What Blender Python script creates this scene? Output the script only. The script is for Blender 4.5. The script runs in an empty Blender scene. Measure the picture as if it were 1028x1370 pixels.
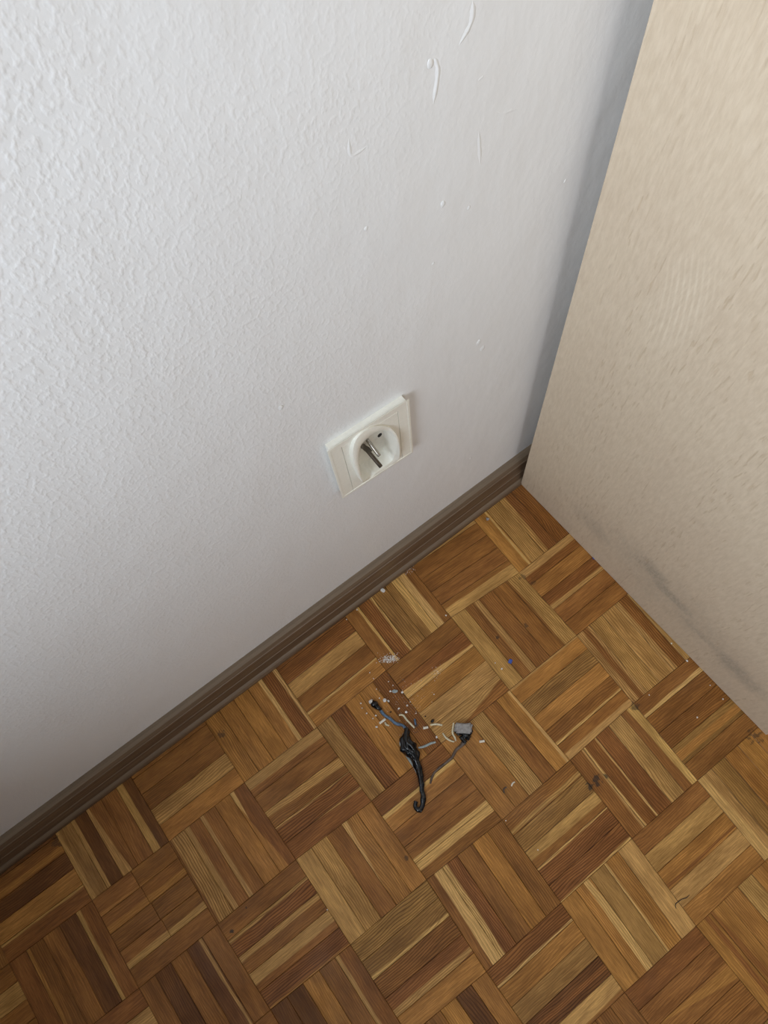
import bpy, bmesh, math, random
from mathutils import Vector, Matrix, noise

C = bpy.context.scene.collection
sc = bpy.context.scene
rnd = random.Random(7)

# ------------------------------------------------------------------ camera
cam_d = bpy.data.cameras.new('camera'); cam = bpy.data.objects.new('camera', cam_d); C.objects.link(cam)
R0 = Vector((0.796793, -0.601584, -0.056723)); R1 = Vector((-0.579568, -0.734311, -0.353395)); R2 = Vector((0.170945, 0.314458, -0.933753))
M = Matrix(((R0.x, -R1.x, -R2.x), (R0.y, -R1.y, -R2.y), (R0.z, -R1.z, -R2.z))).to_4x4()
M.translation = Vector((-0.374042, -0.289624, 1.057438))
cam.matrix_world = M
cam_d.sensor_fit = 'HORIZONTAL'; cam_d.sensor_width = 36.0; cam_d.lens = 36.0 * 1050.137 / 1028.0
cam_d.clip_start = 0.02
sc.camera = cam

# ------------------------------------------------------------------ light and exposure
w = bpy.data.worlds.new('world'); sc.world = w; w.use_nodes = True
w.node_tree.nodes['Background'].inputs[0].default_value = (0.75, 0.87, 1.0, 1)
w.node_tree.nodes['Background'].inputs[1].default_value = 1.0
sc.view_settings.view_transform = 'Standard'; sc.view_settings.look = 'None'
sc.view_settings.exposure = 0.0; sc.view_settings.gamma = 1.0; sc.view_settings.use_curve_mapping = False
ROOM = dict(x0=-1.8, x1=2.2, y0=-4.6, y1=0.0, h=2.55)
WIN = dict(y0=-1.30, y1=-0.38, z0=0.80, z1=2.15)      # the window in the wall on the left
ld = bpy.data.lights.new('daylight', 'AREA'); ld.shape = 'RECTANGLE'
ld.size = WIN['z1'] - WIN['z0'] - 0.1; ld.size_y = WIN['y1'] - WIN['y0'] - 0.1
ld.energy = 49.5; ld.color = (0.82, 0.91, 1.0)
lo = bpy.data.objects.new('daylight', ld); C.objects.link(lo)
lo.location = (ROOM['x0'] - 0.02, (WIN['y0'] + WIN['y1']) / 2, (WIN['z0'] + WIN['z1']) / 2)
lo.rotation_euler = (0, math.radians(-90), 0)
# a second window in the far wall behind the camera, with warmer light
WIN2 = dict(x0=-1.05, x1=0.35, z0=0.9, z1=2.15)
l2 = bpy.data.lights.new('daylight_far', 'AREA'); l2.shape = 'RECTANGLE'
l2.size = WIN2['x1'] - WIN2['x0'] - 0.1; l2.size_y = WIN2['z1'] - WIN2['z0'] - 0.1
l2.energy = 29.0; l2.color = (1.0, 0.965, 0.93)
l2o = bpy.data.objects.new('daylight_far', l2); C.objects.link(l2o)
l2o.location = ((WIN2['x0'] + WIN2['x1']) / 2, ROOM['y0'] - 0.02, (WIN2['z0'] + WIN2['z1']) / 2)
l2o.rotation_euler = (math.radians(90), 0, 0)

# ------------------------------------------------------------------ measured data (millimetres, floor x/y and wall x/z)
VERTS = {(-11,-4):(-1466.2,110.4),(-11,-3):(-1466.2,-4.6),(-11,-2):(-1466.2,-119.6),(-11,-1):(-1466.2,-234.6),(-11,0):(-1466.2,-349.7),(-11,1):(-1466.2,-464.7),(-11,2):(-1466.2,-579.8),(-11,3):(-1466.2,-694.8),(-11,4):(-1466.2,-809.8),(-11,5):(-1466.2,-924.8),(-10,-4):(-1351.2,110.5),(-10,-3):(-1351.3,-4.5),(-10,-2):(-1351.3,-119.5),(-10,-1):(-1351.3,-234.6),(-10,0):(-1351.2,-349.7),(-10,1):(-1351.2,-464.7),(-10,2):(-1351.2,-579.8),(-10,3):(-1351.2,-694.8),(-10,4):(-1351.2,-809.8),(-10,5):(-1351.2,-924.8),(-9,-4):(-1236.3,110.6),(-9,-3):(-1236.3,-4.4),(-9,-2):(-1236.3,-119.4),(-9,-1):(-1236.3,-234.5),(-9,0):(-1236.2,-349.7),(-9,1):(-1236.2,-464.8),(-9,2):(-1236.2,-579.8),(-9,3):(-1236.2,-694.8),(-9,4):(-1236.2,-809.8),(-9,5):(-1236.3,-924.8),(-8,-4):(-1121.3,110.7),(-8,-3):(-1121.4,-4.2),(-8,-2):(-1121.4,-119.1),(-8,-1):(-1121.3,-234.4),(-8,0):(-1121.3,-349.7),(-8,1):(-1121.2,-464.8),(-8,2):(-1121.2,-579.9),(-8,3):(-1121.2,-694.9),(-8,4):(-1121.3,-809.9),(-8,5):(-1121.3,-924.9),(-7,-4):(-1006.3,110.8),(-7,-3):(-1006.5,-3.9),(-7,-2):(-1006.6,-118.7),(-7,-1):(-1006.4,-234.2),(-7,0):(-1006.2,-349.8),(-7,1):(-1006.2,-464.9),(-7,2):(-1006.2,-579.9),(-7,3):(-1006.2,-694.9),(-7,4):(-1006.3,-809.9),(-7,5):(-1006.3,-924.9),(-6,-4):(-891.3,110.7),(-6,-3):(-891.4,-3.8),(-6,-2):(-891.7,-118.4),(-6,-1):(-891.2,-234.9),(-6,0):(-891.1,-350.3),(-6,1):(-891.2,-465.0),(-6,2):(-891.2,-579.9),(-6,3):(-891.3,-695.0),(-6,4):(-891.3,-810.0),(-6,5):(-891.4,-924.9),(-5,-4):(-776.3,110.4),(-5,-3):(-776.0,-4.6),(-5,-2):(-775.3,-119.6),(-5,-1):(-775.8,-236.4),(-5,0):(-776.1,-350.1),(-5,1):(-776.1,-464.6),(-5,2):(-776.2,-579.9),(-5,3):(-776.3,-695.0),(-5,4):(-776.5,-810.0),(-5,5):(-776.5,-924.9),(-4,-4):(-661.5,110.3),(-4,-3):(-661.9,-4.8),(-4,-2):(-662.5,-120.0),(-4,-1):(-663.3,-235.9),(-4,0):(-661.0,-348.6),(-4,1):(-661.0,-464.4),(-4,2):(-661.3,-580.2),(-4,3):(-661.6,-695.2),(-4,4):(-661.7,-810.1),(-4,5):(-661.7,-924.9),(-3,-4):(-546.4,110.5),(-3,-3):(-546.7,-4.5),(-3,-2):(-546.7,-119.2),(-3,-1):(-545.0,-234.1),(-3,0):(-545.6,-350.3),(-3,1):(-546.5,-466.1),(-3,2):(-547.1,-581.2),(-3,3):(-547.2,-695.4),(-3,4):(-547.1,-810.0),(-3,5):(-547.1,-924.8),(-2,-4):(-431.1,111.0),(-2,-3):(-431.5,-4.3),(-2,-2):(-432.1,-119.9),(-2,-1):(-429.3,-236.3),(-2,0):(-429.0,-349.3),(-2,1):(-433.5,-468.4),(-2,2):(-433.1,-581.0),(-2,3):(-433.2,-694.8),(-2,4):(-432.7,-809.7),(-2,5):(-432.4,-924.6),(-1,-4):(-315.8,111.8),(-1,-3):(-315.5,-2.2),(-1,-2):(-314.9,-116.6),(-1,-1):(-314.6,-234.9),(-1,0):(-312.0,-352.4),(-1,1):(-315.5,-465.8),(-1,2):(-319.3,-579.1),(-1,3):(-319.0,-694.2),(-1,4):(-318.3,-809.3),(-1,5):(-317.8,-924.4),(0,-4):(-200.8,112.1),(0,-3):(-200.9,-1.0),(0,-2):(-200.9,-113.4),(0,-1):(-201.3,-236.1),(0,0):(-197.6,-349.9),(0,1):(-199.2,-464.1),(0,2):(-205.3,-578.7),(0,3):(-204.5,-693.7),(0,4):(-203.6,-808.9),(0,5):(-203.0,-924.1),(1,-4):(-86.0,111.1),(1,-3):(-86.5,-5.0),(1,-2):(-86.9,-121.7),(1,-1):(-83.5,-235.6),(1,0):(-85.6,-346.6),(1,1):(-87.9,-463.5),(1,2):(-90.2,-577.3),(1,3):(-89.7,-692.8),(1,4):(-88.7,-808.5),(1,5):(-88.1,-923.8),(2,-4):(29.0,110.5),(2,-3):(28.7,-5.3),(2,-2):(28.8,-120.9),(2,-1):(30.4,-234.9),(2,0):(29.3,-347.9),(2,1):(27.5,-463.3),(2,2):(25.7,-577.7),(2,3):(25.8,-692.9),(2,4):(26.5,-808.4),(2,5):(27.0,-923.8),(3,-4):(144.1,110.5),(3,-3):(144.1,-4.8),(3,-2):(144.3,-119.9),(3,-1):(144.5,-234.4),(3,0):(144.0,-348.7),(3,1):(143.0,-463.5),(3,2):(142.1,-578.3),(3,3):(141.8,-693.3),(3,4):(142.0,-808.5),(3,5):(142.3,-923.8),(4,-4):(259.2,110.6),(4,-3):(259.2,-4.5),(4,-2):(259.3,-119.5),(4,-1):(259.2,-234.3),(4,0):(258.9,-348.9),(4,1):(258.3,-463.7),(4,2):(257.8,-578.6),(4,3):(257.5,-693.6),(4,4):(257.5,-808.7),(4,5):(257.6,-923.9),(5,-4):(374.2,110.6),(5,-3):(374.2,-4.4),(5,-2):(374.1,-119.3),(5,-1):(374.0,-234.2),(5,0):(373.8,-349.0),(5,1):(373.5,-463.9),(5,2):(373.2,-578.8),(5,3):(373.0,-693.8),(5,4):(372.9,-808.9),(5,5):(372.9,-923.9)}
FLOORPTS = {
  'blob': [(-355.7, -137.6), (-353.9, -143.5), (-352.3, -149.6), (-351.6, -153.7)],
  'blue': [(-352.4, -153.1), (-351.8, -162.1), (-348.9, -169.7), (-346.4, -179.3), (-340.8, -187.2), (-341.3, -195.1)],
  'black': [(-338.8, -193.5), (-345.3, -200.3), (-350.8, -209.1), (-352.3, -217.3), (-353.0, -226.0), (-355.6, -235.6), (-360.0, -246.0), (-365.5, -257.7), (-371.7, -268.7), (-378.8, -277.8), (-386.2, -281.1), (-389.1, -275.6), (-384.0, -270.6)],
  'greyside': [(-342.1, -194.5), (-356.1, -201.6), (-359.6, -214.1), (-360.2, -227.5), (-360.7, -237.5), (-362.6, -246.3)],
  'cream_a': [(-336.9, -173.4), (-332.7, -176.7), (-332.4, -185.2), (-331.5, -192.0), (-330.5, -198.7)],
  'bluebit': [(-323.5, -189.7), (-327.0, -196.6)],
  'greyshort': [(-341.9, -221.2), (-335.2, -224.4), (-326.4, -226.5), (-319.9, -229.1)],
  'pellets': [(-321.9, -205.8), (-316.0, -208.5), (-363.6, -166.3), (-353.9, -166.5), (-274.8, -262.9), (-268.9, -266.2)],
  'creamcurl': [(-356.8, -169.6), (-357.4, -172.8), (-355.1, -176.3)],
  'creamgrey': [(-311.9, -208.1), (-305.1, -212.1), (-299.8, -217.9)],
  'plug': [(-286.2, -226.5), (-270.3, -239.9), (-276.0, -248.5), (-284.1, -255.3), (-293.1, -254.2), (-292.6, -238.2)],
  'brown': [(-292.1, -251.5), (-296.8, -252.6), (-305.6, -252.8), (-314.9, -256.7), (-327.4, -257.0), (-340.2, -257.0), (-348.6, -259.2), (-356.7, -264.9)],
  'cream_b': [(-286.8, -224.9), (-295.6, -233.5), (-296.8, -239.7), (-298.0, -243.5)],
  'cream_c': [(-305.5, -226.0), (-305.7, -232.9), (-303.4, -239.4), (-300.4, -243.4)],
  'curl2': [(-270.3, -327.6), (-273.7, -327.3), (-277.1, -329.1)],
  'curl2b': [(-282.5, -326.1), (-287.3, -325.9), (-289.4, -329.9)],
  'crumbs': [(-340.2, -146.7), (-336.7, -150.3), (-327.0, -175.9), (-320.8, -170.1), (-331.9, -166.4), (-367.7, -130.5), (-370.0, -136.5), (-369.1, -145.7), (-361.2, -155.4), (-366.6, -156.0), (-369.2, -167.3), (-327.1, -142.0), (-315.5, -152.6), (-314.7, -224.9), (-317.5, -185.1), (-283.7, -180.2), (-314.7, -168.7), (-343.9, -140.2), (-340.1, -128.4), (-351.0, -152.5), (-296.8, -25.8), (-205.0, -107.0), (-191.8, -208.8), (-193.6, -197.4), (7.3, -319.8), (7.0, -348.8), (-62.5, -351.1), (8.2, -411.8), (-34.2, -408.4), (8.0, -389.5), (-334.2, -105.5), (-335.0, -114.9), (-321.5, -130.3), (-319.7, -137.8), (-546.0, -303.0), (-308.8, -355.8), (-299.1, -404.9), (-316.2, -27.9)],
  'flake': [(-322.5, -145.6)],
  'dark': [(-306.9, -206.0), (-310.3, -195.7), (-343.0, -163.6)],
  'dust': [(-302.7, -107.1), (-262.3, -159.6), (-203.6, -25.1)],
  'chip': [(-252.3, -26.1)],
  'blues': [(-176.4, -208.2), (9.4, -169.0)],
  'hair': [(-211.0, -551.4), (-208.5, -547.6), (-204.0, -547.4), (-198.1, -548.2), (-193.2, -550.1), (-187.8, -550.1)],
  'lint': [(-71.0, -34.0)],
  'spots': [(-198.8, -387.3), (-187.1, -389.5), (-175.0, -391.5), (-86.1, -349.8), (-624.3, -240.9), (-652.9, -252.4), (-126.9, -183.9), (-169.1, -173.2), (-254.0, -307.0), (-537.9, -49.9), (-779.6, -33.1), (6.2, -468.4), (-433.4, -314.6), (-82.3, -143.0), (-87.1, -129.8)],
}
WALLPTS = {
  'r1': [(-118.8, 774.0), (-119.0, 762.4), (-127.1, 752.9)],
  'r2': [(-146.4, 752.6), (-143.3, 754.1), (-141.2, 744.4), (-144.3, 725.0)],
  'r3': [(-108.4, 685.2), (-105.0, 655.3)],
  'r4': [(-201.7, 737.7), (-201.4, 725.7), (-190.4, 725.4)],
  'r5': [(-111.7, 722.7), (-107.3, 723.7)],
  'r6': [(-94.7, 691.5), (-87.6, 686.2), (-82.6, 684.9), (-77.4, 682.4)],
  'b': [(-135.9, 642.0), (-112.7, 621.9), (-16.3, 581.3), (-197.4, 664.5), (-143.9, 587.8), (-84.1, 168.4), (-289.5, 539.3)],
  'dent': [(-90.1, 432.4), (-84.4, 416.7)],
}


# ------------------------------------------------------------------ materials
class NT:
    def __init__(s, name):
        s.m = bpy.data.materials.new(name); s.m.use_nodes = True; s.t = s.m.node_tree; s.n = s.t.nodes; s.b = s.n['Principled BSDF']
    def add(s, typ, **k):
        n = s.n.new(typ)
        for a, v in k.items():
            if a.startswith('i_'):
                n.inputs[a[2:].replace('_', ' ')].default_value = v
            else: setattr(n, a, v)
        return n
    def ln(s, a, b): s.t.links.new(a, b)
    def math(s, op, a, b=None, clamp=False):
        n = s.n.new('ShaderNodeMath'); n.operation = op; n.use_clamp = clamp
        for i, v in enumerate((a, b)):
            if v is None: continue
            if isinstance(v, (int, float)): n.inputs[i].default_value = v
            else: s.ln(v, n.inputs[i])
        return n.outputs[0]
    def mix(s, fac, a, b, typ='MIX'):
        n = s.n.new('ShaderNodeMix'); n.data_type = 'RGBA'; n.blend_type = typ
        for sock, v in ((n.inputs[0], fac), (n.inputs[6], a), (n.inputs[7], b)):
            if isinstance(v, (int, float)): sock.default_value = v
            elif isinstance(v, tuple): sock.default_value = v if len(v) == 4 else (*v, 1)
            else: s.ln(v, sock)
        return n.outputs[2]
    def ramp(s, v, lo, hi, a=0.0, b=1.0, smooth=True):
        n = s.n.new('ShaderNodeMapRange'); n.interpolation_type = 'SMOOTHSTEP' if smooth else 'LINEAR'
        n.inputs[3].default_value = a; n.inputs[4].default_value = b
        for sock, x in ((n.inputs[0], v), (n.inputs[1], lo), (n.inputs[2], hi)):
            if isinstance(x, (int, float)): sock.default_value = x
            else: s.ln(x, sock)
        return n.outputs[0]
    def vec(s, src, scale=(1, 1, 1), loc=(0, 0, 0), rot=(0, 0, 0)):
        n = s.n.new('ShaderNodeMapping'); n.inputs['Scale'].default_value = scale; n.inputs['Location'].default_value = loc; n.inputs['Rotation'].default_value = rot
        s.ln(src, n.inputs[0]); return n.outputs[0]
    def noise(s, v, scale, detail=2.0, rough=0.5, dist=0.0):
        n = s.n.new('ShaderNodeTexNoise'); n.inputs['Scale'].default_value = scale; n.inputs['Detail'].default_value = detail
        n.inputs['Roughness'].default_value = rough; n.inputs['Distortion'].default_value = dist
        s.ln(v, n.inputs['Vector']); return n.outputs['Fac']
    def bump(s, h, strength, dist, normal=None):
        n = s.n.new('ShaderNodeBump'); n.inputs['Strength'].default_value = strength; n.inputs['Distance'].default_value = dist
        s.ln(h, n.inputs['Height'])
        if normal: s.ln(normal, n.inputs['Normal'])
        return n.outputs['Normal']

def plain(name, col, rough=0.5, metal=0.0, spec=0.5, nscale=0, namt=0.1, bump=0.0, bscale=800, **kw):
    m = NT(name); m.b.inputs['Roughness'].default_value = rough; m.b.inputs['Metallic'].default_value = metal
    m.b.inputs['Specular IOR Level'].default_value = spec
    tc = m.add('ShaderNodeTexCoord').outputs['Object']
    f = m.noise(tc, nscale or 300, 3)
    c = m.mix(m.ramp(f, 0.3, 0.7), tuple(x * (1 - namt) for x in col), tuple(min(1, x * (1 + namt)) for x in col))
    m.ln(c, m.b.inputs['Base Color'])
    if bump: m.ln(m.bump(m.noise(tc, bscale, 2), bump, 0.0005), m.b.inputs['Normal'])
    for k, v in kw.items(): m.b.inputs[k.replace('_', ' ')].default_value = v
    return m.m

# oak parquet: tone, sapwood stripes and grain strength are read from each finger
def parquet_material():
    m = NT('oak_parquet')
    tc = m.add('ShaderNodeTexCoord'); uv = m.add('ShaderNodeSeparateXYZ'); m.ln(tc.outputs['UV'], uv.inputs[0])
    u, v = uv.outputs[0], uv.outputs[1]
    def att(n):
        a = m.add('ShaderNodeAttribute', attribute_type='OBJECT', attribute_name=n); return a
    seed = att('seed').outputs['Fac']; grain = att('grain').outputs['Fac']
    comb = m.add('ShaderNodeCombineXYZ'); m.ln(m.math('MULTIPLY', seed, 7.3), comb.inputs[0]); m.ln(m.math('MULTIPLY', seed, 3.1), comb.inputs[1]); m.ln(seed, comb.inputs[2])
    P = m.add('ShaderNodeVectorMath', operation='ADD'); m.ln(tc.outputs['Object'], P.inputs[0]); m.ln(comb.outputs[0], P.inputs[1]); P = P.outputs[0]
    wob = m.noise(m.vec(P, (22, 90, 1)), 1.0, 2)
    wv = m.math('ADD', v, m.math('MULTIPLY', m.math('SUBTRACT', wob, 0.5), 0.16))
    tone = att('tone').outputs['Color']
    # broad colour drift within a finger
    drift = m.noise(m.vec(P, (14, 60, 1)), 1.0, 3, 0.6)
    c = m.mix(m.ramp(drift, 0.25, 0.75), m.mix(1.0, tone, (0.72, 0.68, 0.62), 'MULTIPLY'), m.mix(1.0, tone, (1.22, 1.24, 1.24), 'MULTIPLY'))
    for k in ('1', '2'):
        st = att('stripe' + k); sx = m.add('ShaderNodeSeparateXYZ'); m.ln(st.outputs['Vector'], sx.inputs[0])
        en = att('stripe_end' + k); ex = m.add('ShaderNodeSeparateXYZ'); m.ln(en.outputs['Vector'], ex.inputs[0])
        lo = m.math('ADD', m.math('MULTIPLY', sx.outputs[0], m.math('SUBTRACT', 1.0, u)), m.math('MULTIPLY', ex.outputs[0], u))
        hi = m.math('ADD', m.math('MULTIPLY', sx.outputs[1], m.math('SUBTRACT', 1.0, u)), m.math('MULTIPLY', ex.outputs[1], u))
        a = m.ramp(m.math('SUBTRACT', wv, lo), -0.02, 0.04); b = m.ramp(m.math('SUBTRACT', hi, wv), -0.02, 0.04)
        # nothing when the stripe has no width
        on = m.math('GREATER_THAN', m.math('SUBTRACT', hi, lo), 0.02)
        c = m.mix(m.math('MULTIPLY', m.math('MULTIPLY', a, b), on), c, att('stripe_tone' + k).outputs['Color'])
    # growth lines
    warp = m.noise(m.vec(P, (9, 26, 1)), 1.0, 2)
    yy = m.add('ShaderNodeSeparateXYZ'); m.ln(P, yy.inputs[0])
    ph = m.math('ADD', m.math('MULTIPLY', yy.outputs[1], 2300.0), m.math('MULTIPLY', warp, 46.0))
    ring = m.ramp(m.math('SINE', ph), -0.1, 1.0)
    fib = m.noise(m.vec(P, (45, 1300, 1)), 1.0, 3, 0.65)
    ring = m.math('MULTIPLY', ring, m.ramp(fib, 0.35, 0.6, 0.35, 1.0))
    g = m.math('MULTIPLY', ring, m.math('MULTIPLY', grain, 0.34))
    c = m.mix(g, c, m.mix(1.0, c, (0.40, 0.33, 0.27), 'MULTIPLY'))
    # fibres and pores
    c = m.mix(m.ramp(fib, 0.36, 0.66), m.mix(1.0, c, (0.70, 0.66, 0.62), 'MULTIPLY'), m.mix(1.0, c, (1.16, 1.16, 1.15), 'MULTIPLY'))
    pore = m.ramp(m.noise(m.vec(P, (110, 2600, 1)), 1.0, 1), 0.66, 0.74)
    c = m.mix(m.math('MULTIPLY', pore, 0.5), c, m.mix(1.0, c, (0.4, 0.33, 0.3), 'MULTIPLY'))
    # soot marks, knots and worn dirt at fixed places on the floor
    geo = m.add('ShaderNodeNewGeometry').outputs['Position']
    dn = m.noise(geo, 160, 3)
    SP = FLOORPTS['spots']
    for (sx_, sy_), rad, amt in zip(SP, (5, 6, 5, 6, 2.0, 2.0, 3, 3, 3, 5, 6, 8, 2.5, 5, 5), (.8, .8, .8, .6, .85, .85, .6, .7, .6, .6, .5, .6, .6, .4, .5)):
        d = m.add('ShaderNodeVectorMath', operation='DISTANCE'); m.ln(geo, d.inputs[0]); d.inputs[1].default_value = (sx_ / 1000, sy_ / 1000, 0)
        dd = m.math('ADD', d.outputs['Value'], m.math('MULTIPLY', m.math('SUBTRACT', dn, 0.5), rad * 0.0050))
        c = m.mix(m.ramp(dd, rad / 1000 * 0.35, rad / 1000, amt, 0.0), c, (0.035, 0.026, 0.02))
    # grey dust film
    dust = m.math('MULTIPLY', m.ramp(m.noise(geo, 9, 4), 0.52, 0.75), 0.05)
    c = m.mix(dust, c, (0.33, 0.29, 0.25))
    m.ln(c, m.b.inputs['Base Color'])
    rr = m.ramp(m.noise(geo, 30, 3), 0.3, 0.7, 0.34, 0.48); m.ln(rr, m.b.inputs['Roughness'])
    m.b.inputs['Specular IOR Level'].default_value = 0.22
    m.ln(m.bump(m.math('ADD', fib, m.math('MULTIPLY', pore, -0.6)), 0.25, 0.0003), m.b.inputs['Normal'])
    return m.m

def wall_material(name, col=(0.80, 0.80, 0.805)):
    m = NT(name); geo = m.add('ShaderNodeNewGeometry').outputs['Position']
    big = m.noise(geo, 4, 3)
    c = m.mix(m.ramp(big, 0.3, 0.7), tuple(x * 0.985 for x in col), tuple(min(1, x * 1.01) for x in col))
    m.ln(c, m.b.inputs['Base Color']); m.b.inputs['Roughness'].default_value = 0.42; m.b.inputs['Specular IOR Level'].default_value = 0.45
    n1 = m.noise(m.vec(geo, (1, 1, 0.72)), 270, 1.5, 0.45, 0.0)          # roller stipple
    n2 = m.noise(geo, 420, 2, 0.5)
    px = m.add('ShaderNodeSeparateXYZ'); m.ln(geo, px.inputs[0])
    where = m.math('ADD', px.outputs[0], m.math('MULTIPLY', m.math('SUBTRACT', m.noise(geo, 5, 2), 0.5), 0.35))
    msk = m.ramp(where, -0.36, -0.10, 1.0, 0.16)      # thick roller stipple fades out towards the cupboard
    h = m.math('ADD', m.math('MULTIPLY', m.math('MULTIPLY', m.ramp(n1, 0.42, 0.76), msk), 1.25), m.math('MULTIPLY', n2, 0.14))
    b1 = m.bump(h, 0.24, 0.0008)
    b2 = m.bump(m.noise(m.vec(geo, (1, 1, 0.6)), 22, 3, 0.5), 0.5, 0.0035, b1)
    m.ln(b2, m.b.inputs['Normal'])
    return m.m

SMUDGES = ((-0.235, 0.120, 0.045, 0.028, .6), (-0.275, 0.105, 0.05, 0.022, .6), (-0.33, 0.085, 0.06, 0.018, .45), (-0.39, 0.085, 0.05, 0.032, .55), (-0.15, 0.085, 0.05, 0.030, .3), (-0.28, 0.10, 0.17, 0.07, .25))
def veneer_material(name, light, dark, smudge=True):
    m = NT(name); tc = m.add('ShaderNodeTexCoord').outputs['Object']
    P = m.vec(tc, (1, 1, 1), rot=(math.radians(-3), 0, 0))      # grain runs up the panel
    sx = m.add('ShaderNodeSeparateXYZ'); m.ln(P, sx.inputs[0])
    mot = m.noise(m.vec(P, (1, 260, 60)), 1.0, 4, 0.7)
    fib = m.noise(m.vec(P, (1, 520, 50)), 1.0, 3, 0.6)
    c = m.mix(m.ramp(mot, 0.3, 0.7), dark, light)
    c = m.mix(m.ramp(fib, 0.3, 0.7), m.mix(1.0, c, (0.955, 0.945, 0.93), 'MULTIPLY'), c)
    # pores: short dashes gathered in bands
    band = m.ramp(m.noise(m.vec(P, (1, 34, 4)), 1.0, 2), 0.42, 0.62, 0.15, 1.0)
    pores = m.math('MULTIPLY', m.ramp(m.noise(m.vec(P, (1, 330, 46)), 1.0, 1), 0.60, 0.68), band)
    c = m.mix(m.math('MULTIPLY', pores, 0.34), c, m.mix(1.0, c, (0.72, 0.64, 0.54), 'MULTIPLY'))
    # a figured patch of curved growth lines
    fx = m.vec(P, (1, 1, 1), (0, 0.068, -0.535), (0, 0, 0)); fs = m.add('ShaderNodeSeparateXYZ'); m.ln(fx, fs.inputs[0])
    el = m.vec(fx, (0, 1 / 0.035, 1 / 0.085)); ln_ = m.add('ShaderNodeVectorMath', operation='LENGTH'); m.ln(el, ln_.inputs[0])
    bend = m.math('MULTIPLY', m.math('MULTIPLY', fs.outputs[2], fs.outputs[2]), -1600.0)
    ph = m.math('ADD', m.math('ADD', m.math('MULTIPLY', fs.outputs[1], 1150.0), m.math('MULTIPLY', fs.outputs[2], -260.0)), m.math('ADD', bend, m.math('MULTIPLY', m.noise(m.vec(P, (1, 20, 9)), 1.0, 2), 7.0)))
    fig = m.math('MULTIPLY', m.ramp(m.math('SINE', ph), -0.2, 1.0), m.ramp(ln_.outputs['Value'], 0.35, 1.0, 1.0, 0.0))
    c = m.mix(m.math('MULTIPLY', fig, 0.9), c, m.mix(1.0, c, (1.09, 1.12, 1.15), 'MULTIPLY'))
    blot = m.noise(m.vec(P, (1, 9, 6)), 1.0, 4, 0.6)
    c = m.mix(m.ramp(blot, 0.35, 0.7, 0.0, 0.5), c, m.mix(1.0, c, (0.93, 0.905, 0.90), 'MULTIPLY'))
    if smudge:   # grey scuffs rubbed into the panel low down
        geo = m.add('ShaderNodeNewGeometry').outputs['Position']
        s = 0.0
        for (y, z, ry, rz, amt) in SMUDGES:
            v = m.vec(geo, (0, 1 / ry, 1 / rz), (0, -y / ry, -z / rz))
            ln = m.add('ShaderNodeVectorMath', operation='LENGTH'); m.ln(v, ln.inputs[0])
            d = m.math('ADD', ln.outputs['Value'], m.math('MULTIPLY', m.math('SUBTRACT', m.noise(m.vec(geo, (1, 34, 26)), 1.0, 5, 0.7), 0.5), 1.5))
            k = m.ramp(d, 0.0, 1.2, amt, 0.0)
            s = k if s == 0.0 else m.math('MAXIMUM', s, k)
        fine = m.ramp(m.noise(m.vec(geo, (1, 300, 120)), 1.0, 3, 0.7), 0.3, 0.65, 0.5, 1.0)
        c = m.mix(m.math('MULTIPLY', s, fine), c, (0.20, 0.185, 0.16))
    m.ln(c, m.b.inputs['Base Color']); m.b.inputs['Roughness'].default_value = 0.5; m.b.inputs['Specular IOR Level'].default_value = 0.3
    m.ln(m.bump(m.math('SUBTRACT', fib, m.math('MULTIPLY', pores, 2.0)), 0.35, 0.0004), m.b.inputs['Normal'])
    return m.m

def skirting_material():
    m = NT('brown_skirting'); geo = m.add('ShaderNodeNewGeometry').outputs['Position']
    f = m.noise(m.vec(geo, (9, 500, 420)), 1.0, 4, 0.6)
    g = m.noise(m.vec(geo, (3, 120, 110)), 1.0, 3, 0.6)
    c = m.mix(m.ramp(f, 0.3, 0.7), (0.105, 0.062, 0.035), (0.19, 0.125, 0.076))
    c = m.mix(m.ramp(g, 0.35, 0.65, 0.0, 0.6), c, (0.10, 0.062, 0.036))
    # dust settled on faces that look up
    nz = m.add('ShaderNodeSeparateXYZ'); m.ln(m.add('ShaderNodeNewGeometry').outputs['Normal'], nz.inputs[0])
    up = m.ramp(nz.outputs[2], 0.25, 0.8, 0.0, 0.45)
    c = m.mix(up, c, (0.29, 0.23, 0.165))
    m.ln(c, m.b.inputs['Base Color']); m.b.inputs['Roughness'].default_value = 0.45; m.b.inputs['Specular IOR Level'].default_value = 0.35
    m.ln(m.bump(f, 0.2, 0.0004), m.b.inputs['Normal'])
    return m.m

OAK = parquet_material()
WALL = wall_material('white_wall_paint')
CEIL = wall_material('ceiling_paint', (0.60, 0.59, 0.57))
WALL_TAN = wall_material('tan_wall_paint', (0.24, 0.20, 0.16))
VENEER = veneer_material('pale_oak_veneer', (0.675, 0.56, 0.425), (0.605, 0.492, 0.365))
SKIRT = skirting_material()
DARKWOOD = plain('dark_stained_wood', (0.06, 0.035, 0.02), 0.5)
FABRIC = plain('charcoal_fabric', (0.05, 0.05, 0.055), 0.9)
BITUMEN = plain('black_parquet_glue', (0.02, 0.014, 0.010), 0.8)
PLASTIC = plain('cream_plastic', (0.87, 0.855, 0.775), 0.28, namt=0.02)
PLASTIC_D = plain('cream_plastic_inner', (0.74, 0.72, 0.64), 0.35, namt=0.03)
STEEL = plain('nickel_pin', (0.40, 0.37, 0.33), 0.25, metal=1.0)
PINDARK = plain('dark_earth_pin', (0.13, 0.105, 0.085), 0.3, metal=1.0)
BRASS = plain('tarnished_contact', (0.20, 0.17, 0.13), 0.4, metal=1.0)
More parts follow.
